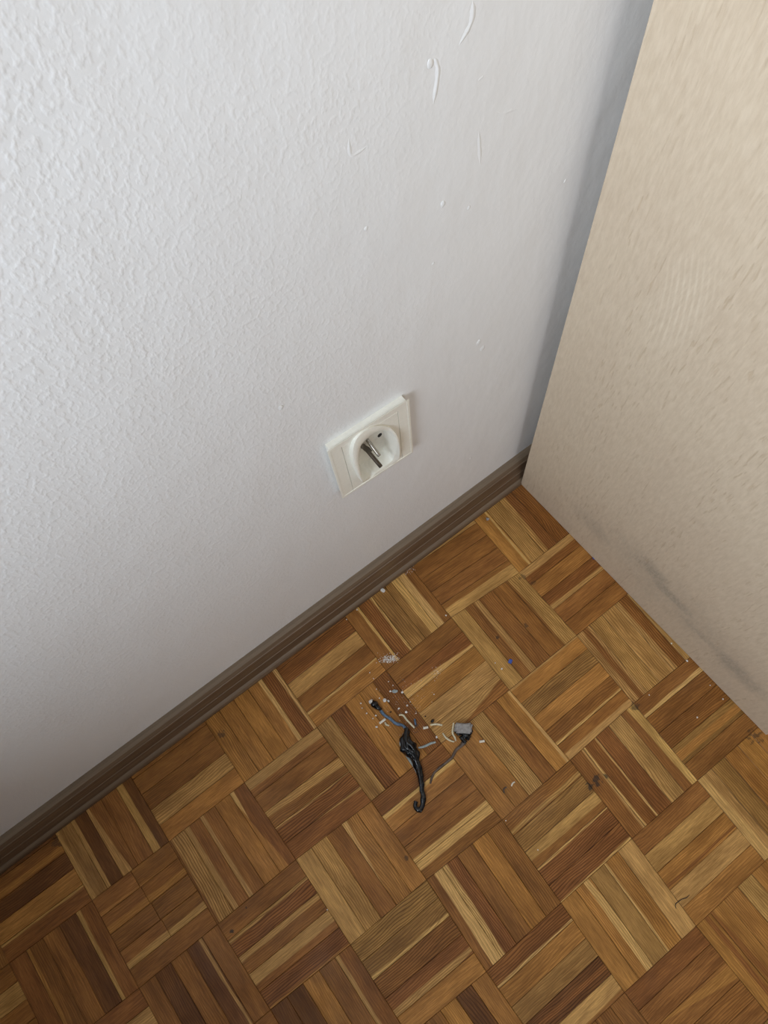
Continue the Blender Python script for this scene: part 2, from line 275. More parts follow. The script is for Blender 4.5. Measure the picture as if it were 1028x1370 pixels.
HOLE = plain('dark_hole', (0.02, 0.018, 0.016), 0.8)
CHAR = plain('melted_black_plastic', (0.004, 0.005, 0.007), 0.13, nscale=500, namt=0.3, bump=0.25, bscale=500, spec=0.55)
BLUE = plain('blue_insulation', (0.10, 0.17, 0.27), 0.4, nscale=260, namt=0.35, bump=0.3)
BLUEBRIGHT = plain('bright_blue_plastic', (0.05, 0.10, 0.42), 0.4)
CREAM = plain('cream_insulation', (0.72, 0.65, 0.46), 0.45, namt=0.12)
GREYWIRE = plain('grey_blue_insulation', (0.33, 0.38, 0.38), 0.4, namt=0.2)
BROWNWIRE = plain('singed_brown_insulation', (0.11, 0.075, 0.055), 0.45, nscale=200, namt=0.35)
GREYPL = plain('scorched_grey_plastic', (0.33, 0.31, 0.30), 0.6, nscale=260, namt=0.2, bump=0.5, bscale=500)
WHITE = plain('white_plaster_crumb', (0.88, 0.86, 0.82), 0.6)
PEARL = plain('cream_pellet', (0.84, 0.78, 0.66), 0.4)
HAIR = plain('black_fibre', (0.02, 0.015, 0.012), 0.6)

# ------------------------------------------------------------------ helpers
def obj(name, me, mat, parent=None, loc=None, **props):
    if isinstance(me, bmesh.types.BMesh):
        b = me; me = bpy.data.meshes.new(name); b.normal_update(); b.to_mesh(me); b.free()
    if mat and not me.materials: me.materials.append(mat)
    o = bpy.data.objects.new(name, me); C.objects.link(o)
    if parent: o.parent = parent
    if loc: o.location = loc
    for k, v in props.items(): o[k] = v
    return o
def empty(name, loc=(0, 0, 0), **props):
    o = bpy.data.objects.new(name, None); C.objects.link(o); o.location = loc; o.empty_display_size = 0.02
    for k, v in props.items(): o[k] = v
    return o
def smooth(o, ang=40):
    for p in o.data.polygons: p.use_smooth = True
    try: o.data.set_sharp_from_angle(angle=math.radians(ang))
    except Exception: pass
    return o
def box(b, x0, x1, y0, y1, z0, z1, bev=0.0):
    vs = [b.verts.new(p) for p in ((x0,y0,z0),(x1,y0,z0),(x1,y1,z0),(x0,y1,z0),(x0,y0,z1),(x1,y0,z1),(x1,y1,z1),(x0,y1,z1))]
    fs = [b.faces.new([vs[i] for i in f]) for f in ((3,2,1,0),(4,5,6,7),(0,1,5,4),(1,2,6,5),(2,3,7,6),(3,0,4,7))]
    if bev:
        es = list({e for f in fs for e in f.edges}); bmesh.ops.bevel(b, geom=es, offset=bev, segments=2, affect='EDGES', profile=0.6)
    return fs
def catmull(P, n=6):
    out = []
    Q = [P[0]] + list(P) + [P[-1]]
    for i in range(1, len(Q) - 2):
        a, b_, c, d = Q[i-1], Q[i], Q[i+1], Q[i+2]
        for k in range(n):
            t = k / n
            out.append(0.5 * ((2*b_) + (c - a)*t + (2*a - 5*b_ + 4*c - d)*t*t + (3*b_ - a - 3*c + d)*t**3))
    out.append(P[-1].copy()); return out
def tube(b, pts, radii, seg=10, lump=0.0, ls=250.0, seed=0.0, flat=1.0, sub=6, ground=False):
    V4 = [Vector((p[0], p[1], p[2], r)) for p, r in zip(pts, radii)]
    S = catmull(V4, sub) if len(V4) > 2 else catmull(V4, 3)
    rings = []
    for i, q in enumerate(S):
        p = Vector(q[:3]); r = max(q[3], 1e-5)
        t = Vector(S[min(i+1, len(S)-1)][:3]) - Vector(S[max(i-1, 0)][:3])
        t.normalize(); side = t.cross(Vector((0, 0, 1)));
        if side.length < 1e-4: side = Vector((1, 0, 0))
        side.normalize(); up = side.cross(t)
        ring = []
        for k in range(seg):
            a = 2 * math.pi * k / seg
            dv = side * math.cos(a) + up * math.sin(a) * flat
            rr = r
            if lump: rr *= 1 + lump * noise.noise((p + dv * r) * ls + Vector((seed, seed, 0))) * 1.6
            v = p + dv * rr
            if ground and v.z < 0.0002: v.z = 0.0002
            ring.append(b.verts.new(v))
        rings.append(ring)
    for i in range(len(rings) - 1):
        for k in range(seg):
            b.faces.new((rings[i][k], rings[i][(k+1) % seg], rings[i+1][(k+1) % seg], rings[i+1][k]))
    for ring, q, s in ((rings[0], S[0], -1), (rings[-1], S[-1], 1)):
        c = b.verts.new(sum((v.co for v in ring), Vector()) / seg)
        for k in range(seg):
            f = (ring[k], ring[(k+1) % seg], c)
            b.faces.new(f if s > 0 else f[::-1])
def mm(p, z=0.0): return (p[0] / 1000, p[1] / 1000, z / 1000)

# ------------------------------------------------------------------ the floor
TONE = {'l': (0.710, 0.429, 0.147), 'n': (0.559, 0.314, 0.101), 'm': (0.477, 0.221, 0.054), 't': (0.408, 0.216, 0.062),
        'b': (0.341, 0.146, 0.037), 'r': (0.310, 0.123, 0.032), 'd': (0.200, 0.080, 0.022)}
TILES = {  # five oak fingers each; letter = tone, digit = grain, then stripes "tone start0 start1 end0 end1"
(-1,0): "b2 n 72 98 72 98|t2|n0 b 55 100 62 100|r3 l 0 10 0 8|r3 l 95 100 86 100",
(0,0): "b2 n 88 100 88 100|r2 l 0 12 0 12 l 92 100 88 100|r2|n2|l1 b 0 45 0 62",
(1,0): "b1 l 84 100 72 100|b1|b2|t1 m 30 80 40 80|b1",
(1,1): "n1 l 0 45 0 60|t2|m2|m1|m1",
(2,1): "m1|m1|m1|m1|m1",
(0,1): "b1|n0|m1 r 72 92 80 95|n0|m1",
(-1,1): "m0|m2 l 55 92 55 100|t0|m2 l 0 12 0 10|n0",
(-2,1): "r3 l 84 100 90 100|m1|t1|d3 r 30 60 40 70|n0 b 85 100 80 100",
(-3,1): "b1|b1|m1|d2|m1",
(-2,0): "b1 l 48 100 45 100|r3 l 0 32 0 28|b1|m1|b2",
(-3,0): "t3|t2 l 82 100 86 100|b3|r2 n 62 100 68 92|m0",
(-4,0): "d1|d1|m1|b1|r1 n 0 22 0 22",
(-5,0): "b0|n1|b0|b0|b0",
(-3,-1): "n0|n2|b1|m2 l 0 30 0 0|m1",
(-4,-1): "b0|r3 n 0 18 0 16|b1 n 0 32 0 32|b0 n 0 66 0 62|r3 m 88 100 90 100",
(-5,-1): "b1|d2|b1|d1 n 75 95 80 95|b0",
(-6,-1): "r0|n1|b1|b1|b1",
(-2,-1): "r2|m0 l 0 22 0 18|b0|b1 l 76 100 74 100|b1 l 0 45 0 40",
(-1,-1): "m1|m1|n3|b1|m1 l 86 100 78 95",
(0,-1): "m0 n 0 12 0 10|t3|m1|b2 l 82 100 90 100|b0 n 58 100 66 100",
(1,-1): "n3 b 40 80 40 80|n3|n2|b3 n 0 30 0 36|n1",
(2,-1): "m1|b1|m1|n1|b1",
(1,-2): "r1 n 0 52 0 45|m1|r1 n 70 100 78 100|b0|b0",
(0,-2): "n1|b2 n 62 100 55 100|b2|b1|n3 b 0 12 0 12",
(-1,-2): "b1|r1 l 48 100 88 100|m1|n1|b2 n 0 100 0 25",
(-2,-2): "t2 n 60 72 80 100|r3|m1|m1|r3",
(-3,-2): "b1 n 0 58 0 64|b0|b2 n 0 30 5 62|r3 n 0 12 0 5|r1 n 0 0 0 16",
(-4,-2): "n3 b 0 12 0 15|b1 n 0 30 5 36|b1 n 0 22 0 28|m0|r0 l 0 26 0 0 m 0 0 0 55",
(-5,-2): "b0 m 80 100 98 100|b1 m 60 100 62 96|b1|b0 n 66 100 62 100|b0",
(-6,-2): "r0|b1 m 0 20 0 20|b1|d1|r0 n 0 25 0 22",
(-7,-2): "b0|n0|b0|b0|b0",
(-7,-3): "b1|b0|m1|b0|b1",
(-6,-3): "d1|b1 m 58 92 58 92|d2|m0|r0 n 0 12 0 12",
(-5,-3): "t0 n 0 20 0 30|d0 n 0 28 0 20|b1 n 0 12 0 60|b1|d0 n 0 42 0 45",
(-4,-3): "b0|b0|b1|n2|m0",
(-3,-3): "m2|m1|m0|m1 l 72 100 74 100|r3 l 75 100 80 100",
(-2,-3): "r1|r2|n0|b0|m1 l 0 14 0 10",
(-1,-3): "b0 l 82 100 86 100|r3 l 85 100 85 100|t2|t2 l 48 100 48 100|b1 l 0 48 0 48",
(0,-3): "n0|b0|b0|b0|n0 b 0 38 0 32",
(1,-3): "m0 l 84 98 76 95|n3|n3 r 45 100 30 100|r3|r3 n 55 100 60 100",
(-1,2): "r1|b1|b1 m 0 0 20 90|b2|b1",
(0,2): "m1 r 55 85 60 90|m1 r 0 15 20 55|m2|n2|m1",
(-2,2): "b1|b1|b1|b2|b1",
(1,2): "m1|b1|n1|m1|b1",
}
SPLIT = {(-5,-2): (0, 1, 2, 3)}
floor = obj('floor', (lambda b: (box(b, ROOM['x0'] - 0.3, ROOM['x1'], ROOM['y0'], 0.12, -0.06, -0.0022), b)[1])(bmesh.new()), BITUMEN, kind='structure',
            label='oak mosaic parquet floor in a basket pattern of five-finger squares')
def finger_mesh(b, Q, z, uvl, c=0.0005):
    """Q = four corners (start-lo, end-lo, end-hi, start-hi) in local metres"""
    cen = sum(Q, Vector((0, 0))) / 4
    def inset(d):
        out = []
        for q in Q:
            o = q - cen; out.append(cen + Vector((o.x - math.copysign(d, o.x), o.y - math.copysign(d, o.y))))
        return out
    A = [b.verts.new((q.x, q.y, z - 0.006)) for q in inset(0.0002)]
    B = [b.verts.new((q.x, q.y, z - c * 0.8)) for q in inset(0.0002)]
    T = [b.verts.new((q.x, q.y, z)) for q in inset(0.0002 + c)]
    uvs = ((0, 0), (1, 0), (1, 1), (0, 1))
    fs = [(b.faces.new(T), (0, 1, 2, 3))]
    for k in range(4):
        j = (k + 1) % 4
        fs.append((b.faces.new((B[k], B[j], T[j], T[k])), (k, j, j, k)))
        fs.append((b.faces.new((A[k], A[j], B[j], B[k])), (k, j, j, k)))
    for f, ids in fs:
        for lp, i in zip(f.loops, ids): lp[uvl].uv = uvs[i]
def tile_corners(i, j):
    return [Vector(mm(VERTS[k])[:2]) for k in ((i, j), (i+1, j), (i+1, j+1), (i, j+1))]
def tone(ch, jit=0.06):
    k = 1 + rnd.uniform(-jit, jit); c = TONE[ch]; return [c[0]*k, c[1]*k*rnd.uniform(.98, 1.02), c[2]*k*rnd.uniform(.94, 1.06)]
def fingers(i, j):
    A, B, Cc, D = tile_corners(i, j)
    for k in range(5):
        a, b_ = k / 5, (k + 1) / 5
        if (i + j) % 2:   # along the wall
            yield A.lerp(D, a), B.lerp(Cc, a), B.lerp(Cc, b_), A.lerp(D, b_)
        else:             # away from the wall
            yield A.lerp(B, a), D.lerp(Cc, a), D.lerp(Cc, b_), A.lerp(B, b_)
def add_finger(Q, code, name='parquet_finger', u0=0.0, u1=1.0):
    toks = code.split(); t0, g = toks[0][0], int(toks[0][1])
    cen = sum(Q, Vector((0, 0))) / 4
    d = ((Q[1] + Q[2]) - (Q[0] + Q[3])).normalized(); ang = math.atan2(d.y, d.x)
    L = []
    for q in Q:
        o = q - cen; L.append(Vector((o.x * math.cos(ang) + o.y * math.sin(ang), -o.x * math.sin(ang) + o.y * math.cos(ang))))
    b = bmesh.new(); uvl = b.loops.layers.uv.new('UVMap')
    flip = (L[1] - L[0]).cross(L[3] - L[0]) < 0
    finger_mesh(b, L, rnd.uniform(-0.00022, 0.00012), uvl)
    if u0 > 0 or u1 < 1:
        for f in b.faces:
            for lp in f.loops: lp[uvl].uv.x = u0 + (u1 - u0) * lp[uvl].uv.x
    if flip: bmesh.ops.reverse_faces(b, faces=b.faces)
    o = obj(name, b, OAK, floor, (cen.x, cen.y, 0)); o.rotation_euler.z = ang
    o['tone'] = tone(t0); o['grain'] = float(g) + rnd.uniform(0.1, 0.5); o['seed'] = rnd.uniform(0, 40)
    S = [toks[n:n+5] for n in range(1, len(toks), 5)]
    for n in range(2):
        if n < len(S):
            t, s0, s1, e0, e1 = S[n]; s0, s1, e0, e1 = [float(x) / 100 for x in (s0, s1, e0, e1)]
            if s0 == 0: s0 = -0.3 if s1 > 0 else -0.0
            if e0 == 0: e0 = -0.3 if e1 > 0 else -0.0
            if s1 == 1: s1 = 1.3
            if e1 == 1: e1 = 1.3
            if s1 == 0: s0 = s1 = -0.1
            if e1 == 0: e0 = e1 = -0.1
            tt = tone(t)
        else: s0 = s1 = e0 = e1 = -1.0; tt = [0.0, 0.0, 0.0]
        o['stripe%d' % (n+1)] = [s0, s1, 0.0]; o['stripe_end%d' % (n+1)] = [e0, e1, 0.0]; o['stripe_tone%d' % (n+1)] = tt
    return o
for (i, j), codes in TILES.items():
    for k, (Q, code) in enumerate(zip(fingers(i, j), codes.split('|'))):
        Q = list(Q)
        if k in SPLIT.get((i, j), ()):
            s = 0.50 + 0.01 * k
            m0, m1 = Q[0].lerp(Q[1], s), Q[3].lerp(Q[2], s)
            add_finger([Q[0], m0, m1, Q[3]], code, u0=0, u1=s); add_finger([m0, Q[1], Q[2], m1], code, u0=s, u1=1)
        else: add_finger(Q, code)
# parquet beyond the frame, joined into a few tone groups of one part
def far_parquet():
    groups = {}
    x0, x1, y0, y1 = ROOM['x0'], ROOM['x1'], ROOM['y0'], 0.05
    T = 0.115
    for i in range(-12, 20):
        for j in range(-4, 26):
            if (i, j) in TILES: continue
            if (i, j) in VERTS and (i+1, j+1) in VERTS and (i+1, j) in VERTS and (i, j+1) in VERTS: A, B, Cc, D = tile_corners(i, j)
            else:
                f = lambda a, b_: Vector(((a - 1.745) * T, (-b_ - 3.035) * T))
                A, B, Cc, D = [ (Vector(mm(VERTS[k])[:2]) if k in VERTS else f(*k)) for k in ((i, j), (i+1, j), (i+1, j+1), (i, j+1)) ]
            if A.x < x0 - 0.1 or B.x > x1 + 0.1 or D.y < y0 - 0.1: continue
            for k in range(5):
                a, b_ = k / 5, (k + 1) / 5
                Q = (A.lerp(D, a), B.lerp(Cc, a), B.lerp(Cc, b_), A.lerp(D, b_)) if (i + j) % 2 else (A.lerp(B, a), D.lerp(Cc, a), D.lerp(Cc, b_), A.lerp(B, b_))
                groups.setdefault((rnd.choice('nmmbbtr'), (i + j) % 2), []).append(Q)
    for (t, par), L in groups.items():
        b = bmesh.new(); uvl = b.loops.layers.uv.new('UVMap')
        for Q in L:
            if not par: Q = [Vector((q.y, -q.x)) for q in Q]     # local x runs along the fingers
            n0 = len(b.faces); b.faces.ensure_lookup_table()
            finger_mesh(b, list(Q), 0.0, uvl)
        bmesh.ops.recalc_face_normals(b, faces=b.faces)
        for f in b.faces:
            if f.normal.z < -0.5: f.normal_flip()
        o = obj('parquet_surround', b, OAK, floor, kind='stuff')
        if not par: o.rotation_euler.z = math.radians(90)
        o['tone'] = list(TONE[t]); o['grain'] = 1.5; o['seed'] = rnd.uniform(0, 40)
        for n in '12': o['stripe' + n] = [-1.0, -1.0, 0.0]; o['stripe_end' + n] = [-1.0, -1.0, 0.0]; o['stripe_tone' + n] = [0.0, 0.0, 0.0]
far_parquet()

# ------------------------------------------------------------------ room shell
rx0, rx1, ry0, rh = ROOM['x0'], ROOM['x1'], ROOM['y0'], ROOM['h']
b = bmesh.new(); hx0, hx1, hz0, hz1 = -0.247, -0.193, 0.324, 0.430       # recess for the socket's box
box(b, rx0 - 0.3, hx0, 0.0, 0.12, -0.06, rh); box(b, hx1, rx1 + 0.1, 0.0, 0.12, -0.06, rh)
box(b, hx0, hx1, 0.0, 0.12, -0.06, hz0); box(b, hx0, hx1, 0.0, 0.12, hz1, rh); box(b, hx0, hx1, 0.03, 0.12, hz0, hz1)
wall_back = obj('wall_back', b, WALL, kind='structure', label='white painted plaster wall with roller texture behind the socket')
b = bmesh.new(); box(b, rx1, rx1 + 0.12, ry0, 0.0, -0.06, rh); obj('wall_right', b, WALL_TAN, kind='structure')
b = bmesh.new(); w2 = WIN2
box(b, rx0 - 0.3, rx1 + 0.1, ry0 - 0.12, ry0, -0.06, w2['z0']); box(b, rx0 - 0.3, rx1 + 0.1, ry0 - 0.12, ry0, w2['z1'], rh)
box(b, rx0 - 0.3, w2['x0'], ry0 - 0.12, ry0, w2['z0'], w2['z1']); box(b, w2['x1'], rx1 + 0.1, ry0 - 0.12, ry0, w2['z0'], w2['z1'])
obj('wall_front', b, WALL_TAN, kind='structure')
b = bmesh.new(); box(b, rx0 - 0.3, rx1 + 0.1, ry0 - 0.12, 0.12, rh, rh + 0.1); obj('ceiling', b, CEIL, kind='structure')
b = bmesh.new()
box(b, rx0 - 0.3, rx0, ry0, 0.0, -0.06, WIN['z0']); box(b, rx0 - 0.3, rx0, ry0, 0.0, WIN['z1'], rh)
box(b, rx0 - 0.3, rx0, ry0, WIN['y0'], WIN['z0'], WIN['z1']); box(b, rx0 - 0.3, rx0, WIN['y1'], 0.0, WIN['z0'], WIN['z1'])
obj('wall_left', b, WALL_TAN, kind='structure')
b = bmesh.new()
xf0, xf1 = rx0 - 0.12, rx0 - 0.06
for a in ((WIN['y0'], WIN['y0'] + 0.05, WIN['z0'], WIN['z1']), (WIN['y1'] - 0.05, WIN['y1'], WIN['z0'], WIN['z1']), (WIN['y0'], WIN['y1'], WIN['z0'], WIN['z0'] + 0.06), (WIN['y0'], WIN['y1'], WIN['z1'] - 0.06, WIN['z1']), ((WIN['y0'] + WIN['y1'])/2 - 0.04, (WIN['y0'] + WIN['y1'])/2 + 0.04, WIN['z0'], WIN['z1'])):
    box(b, xf0, xf1, *a)
obj('window_1', b, PLASTIC, kind='structure')
b = bmesh.new()
for a in ((w2['x0'], w2['x0'] + 0.05, w2['z0'], w2['z1']), (w2['x1'] - 0.05, w2['x1'], w2['z0'], w2['z1']), (w2['x0'], w2['x1'], w2['z0'], w2['z0'] + 0.05), (w2['x0'], w2['x1'], w2['z1'] - 0.05, w2['z1']), (-0.38, -0.32, w2['z0'], w2['z1'])):
    box(b, a[0], a[1], ry0 - 0.10, ry0 - 0.05, a[2], a[3])
obj('window_2', b, PLASTIC, kind='structure')

# raised paint drips, scratches and lumps on the wall
def ridge(pts, r, name='paint_ridge', h=0.45):
    S = catmull([Vector((p[0], p[1], 0)) for p in pts], 6) if len(pts) > 2 else [Vector((pts[0][0], pts[0][1], 0)).lerp(Vector((pts[1][0], pts[1][1], 0)), k / 8) for k in range(9)]
    b = bmesh.new(); rows = []; n = len(S)
    for i, p in enumerate(S):
        t = (S[min(i+1, n-1)] - S[max(i-1, 0)]).normalized(); q = Vector((-t.y, t.x, 0))
        env = min(1.0, 4.0 * min(i, n - 1 - i) / n + 0.12) * (1 + 0.5 * noise.noise(p * 0.35))
        row = []
        for k in range(7):
            a = (k - 3) / 3; v = p + q * (a * r * env)
            row.append(b.verts.new((v.x / 1000, (0.02 - h * env * (0.5 + 0.5 * math.cos(a * math.pi))) / 1000, v.y / 1000)))
        rows.append(row)
    for r0, r1 in zip(rows, rows[1:]):
        for k in range(6): b.faces.new((r0[k], r0[k+1], r1[k+1], r1[k]))
    bmesh.ops.recalc_face_normals(b, faces=b.faces)
    for f in b.faces:
        if f.normal.y > 0: f.normal_flip()
    o = obj(name, b, WALL, wall_back)
    for p in o.data.polygons: p.use_smooth = True
W_ = WALLPTS
ridge(W_['r1'], 2.0, h=0.5); ridge(W_['r2'][1:], 2.0, h=0.6); ridge(W_['r3'], 1.6, h=0.35); ridge(W_['r4'], 1.5, h=0.35); ridge(W_['r5'], 1.4, h=0.25); ridge(W_['r6'], 1.3, h=0.2)
def lump(p, r, name='paint_lump', sq=0.3, mat=WALL):
    b = bmesh.new(); bmesh.ops.create_icosphere(b, subdivisions=2, radius=1.0)
    for v in b.verts:
        k = 1 + 0.35 * noise.noise(v.co * 1.3 + Vector((p[0], 0, p[1]))); v.co = Vector((v.co.x * r * k, v.co.y * r * sq, v.co.z * r * k * 1.5)) / 1000
    smooth(obj(name, b, mat, wall_back, (p[0] / 1000, 0, p[1] / 1000)))
for p, r in zip(W_['b'], (2.0, 1.3, 1.3, 1.4, 1.2, 1.5, 2.2)): lump(p, r)
lump(W_['r2'][0], 2.2)
for p in W_['dent']: lump(p, 3.0, sq=0.2)

# skirting
def skirting():
    prof = [(0, 60), (-4.5, 60.0), (-8.5, 57.5), (-11.0, 53), (-11.6, 51.5), (-11.4, 50.8), (-12.2, 50), (-14.5, 34), (-15.2, 31), (-14.9, 30.2), (-15.6, 29.4), (-17.5, 15), (-18.2, 12.5), (-20.5, 10.0), (-22.8, 6.5), (-23.6, 2.5), (-23.4, 0.4), (0, 0.4)]
    b = bmesh.new(); xs = [rx0 + (1.2 - rx0) * k / 60 for k in range(61)]
    rows = []
    for x in xs:
        dz = 0.0; dy = 0.6 * noise.noise(Vector((x * 3.1, 0, 0)))
        rows.append([b.verts.new((x, (p[0] + (dy if p[0] < -1 else 0)) / 1000, p[1] / 1000)) for p in prof])
    for r0, r1 in zip(rows, rows[1:]):
        for k in range(len(prof)):
            j = (k + 1) % len(prof); b.faces.new((r0[k], r0[j], r1[j], r1[k]))
    b.faces.new(rows[0][::-1]); b.faces.new(rows[-1])
    bmesh.ops.recalc_face_normals(b, faces=b.faces)
    return smooth(obj('baseboard_back', b, SKIRT, kind='structure', label='brown moulded wooden skirting board along the white wall'), 25)
skirting()

# ------------------------------------------------------------------ unseen low box, added to keep window light off the lower left
def chest():
    t = empty('storage_chest', (-1.10, -0.04, 0.0), label='low dark wooden storage chest against the white wall left of the frame', category='chest')
    P = lambda *a, bev=0.002: (lambda b: (box(b, *a, bev=bev), b)[1])(bmesh.new())
    obj('body', P(-0.6, 0, -0.93, 0, 0.03, CH - 0.03), DARKWOOD, t)
    obj('lid', P(-0.61, 0.008, -0.94, 0.0, CH - 0.029, CH), DARKWOOD, t)
    for x in (-0.56, -0.04):
        for y in (-0.89, -0.04): obj('foot', P(x - 0.02, x + 0.02, y - 0.02, y + 0.02, 0.0, 0.03, bev=0.0), DARKWOOD, t)
CH = 0.82
chest()
def armchair():  # unseen seat, added to block low light from the far window
    t = empty('armchair', (-1.02, -1.35, 0.0), label='dark upholstered armchair standing behind the viewpoint', category='armchair')
    P = lambda *a, bev=0.03: (lambda b: (box(b, *a, bev=bev), b)[1])(bmesh.new())
    smooth(obj('seat', P(-0.26, 0.26, -0.30, 0.30, 0.16, 0.44), FABRIC, t))
    smooth(obj('backrest', P(-0.36, 0.36, 0.18, 0.34, 0.10, 0.86), FABRIC, t))
    for x in (-0.31, 0.31): smooth(obj('armrest', P(x - 0.05, x + 0.05, -0.32, 0.30, 0.10, 0.62), FABRIC, t))
    for x in (-0.3, 0.3):
        for y in (-0.26, 0.28): obj('leg', P(x - 0.02, x + 0.02, y - 0.02, y + 0.02, 0.0, 0.10, bev=0.0), DARKWOOD, t)
armchair()

# ------------------------------------------------------------------ wardrobe
def wardrobe():
    t = empty('wardrobe', (0.0009, -0.0222, 0.0), label='tall wardrobe in pale oak veneer with a scuffed side panel beside the skirting', category='wardrobe')
    t.rotation_euler.z = math.radians(2.15)
    Hh, D, Wd, th = 2.05, 0.4535, 0.5, 0.018
    P = lambda *a, bev=0.0006: (lambda b: (box(b, *a, bev=bev), b)[1])(bmesh.new())
    obj('side_panel', P(0, th, -D, 0, 0.0016, Hh), VENEER, t)
    obj('side_panel', P(Wd - th, Wd, -D, 0, 0.0016, Hh), VENEER, t)
    obj('top_panel', P(th, Wd - th, -D, 0, Hh - th, Hh), VENEER, t)
    obj('bottom_panel', P(th, Wd - th, -D, 0, 0.06, 0.06 + th), VENEER, t)
    obj('back_panel', P(th, Wd - th, -0.004, 0, 0.03, Hh - th, bev=0.0), VENEER, t)
    obj('plinth', P(th, Wd - th, -D + 0.03, -D + 0.045, 0.0016, 0.06), VENEER, t)
    for k in (0, 1):
        d = obj('door', P(th + 0.001 + k * (Wd / 2 - th), th - 0.001 + (k + 1) * (Wd / 2 - th), -D, -D + 0.017, 0.08, Hh - th - 0.002), VENEER, t)
        b = bmesh.new(); x = Wd / 2 + (-0.04 if k == 0 else 0.04)
        tube(b, [(x, -D - 0.001, 1.0), (x, -D - 0.025, 1.01), (x, -D - 0.025, 1.12), (x, -D - 0.001, 1.13)], [0.005] * 4, seg=8)
        smooth(obj('handle', b, STEEL, d))
wardrobe()

# ------------------------------------------------------------------ the socket
PLATE = [(-263.7, 441.2, 8), (-180.4, 433.5, 8), (-178.7, 324.7, 8), (-262.1, 334.1, 8)]
INSERT = [(-252.3, 433.2, 7.4), (-190.4, 426.1, 7.4), (-189.6, 323.1, 7.4), (-250.9, 330.2, 7.4)]
RIM_OUT = [(-243.5, 354.5, 16), (-245.8, 378.1, 15), (-246.7, 397.8, 14), (-245.6, 416.9, 13), (-242.6, 428.1, 12), (-237.9, 435.1, 11), (-230.5, 437.2, 10), (-220.8, 434.5, 9.5), (-211.7, 426.7, 9.5), (-204.2, 415.8, 9.5), (-199.2, 406.0, 11), (-196.0, 393.0, 12.5), (-195.5, 377.5, 14), (-195.2, 355.8, 13), (-194.4, 332.2, 9.5), (-201.4, 324.4, 7.7), (-212.4, 327.1, 7.7), (-223.4, 329.1, 7.7), (-232.1, 331.4, 7.8)]
RIM_IN = [(-243.1, 356.4, 16), (-242.2, 372.9, 15), (-241.8, 387.6, 14), (-241.1, 402.1, 13.5), (-238.5, 412.8, 12.5), (-234.7, 419.9, 11.5), (-228.9, 422.1, 10.5), (-219.5, 421.6, 9.5), (-210.6, 416.5, 9.6), (-204.5, 407.4, 9.6), (-201.2, 401.8, 11), (-198.8, 392.0, 12.5), (-197.9, 379.3, 13.6), (-198.0, 351.9, 9.5), (-199.7, 337.2, 7.6), (-204.0, 333.0, 7.3), (-212.7, 333.2, 7.2), (-222.6, 334.3, 7.2), (-230.8, 334.7, 7.3)]
PIN = [(-223.5, 374.3, -8), (-220.0, 358.8, 15)]
CONTACT = [(-217.9, 379.3, -8), (-216.5, 368.9, 9)]
HOLES = [(-203.5, 371.1, -8), (-223.9, 372.2, -8)]
CENTER = (-216.9, 368.0, 1)

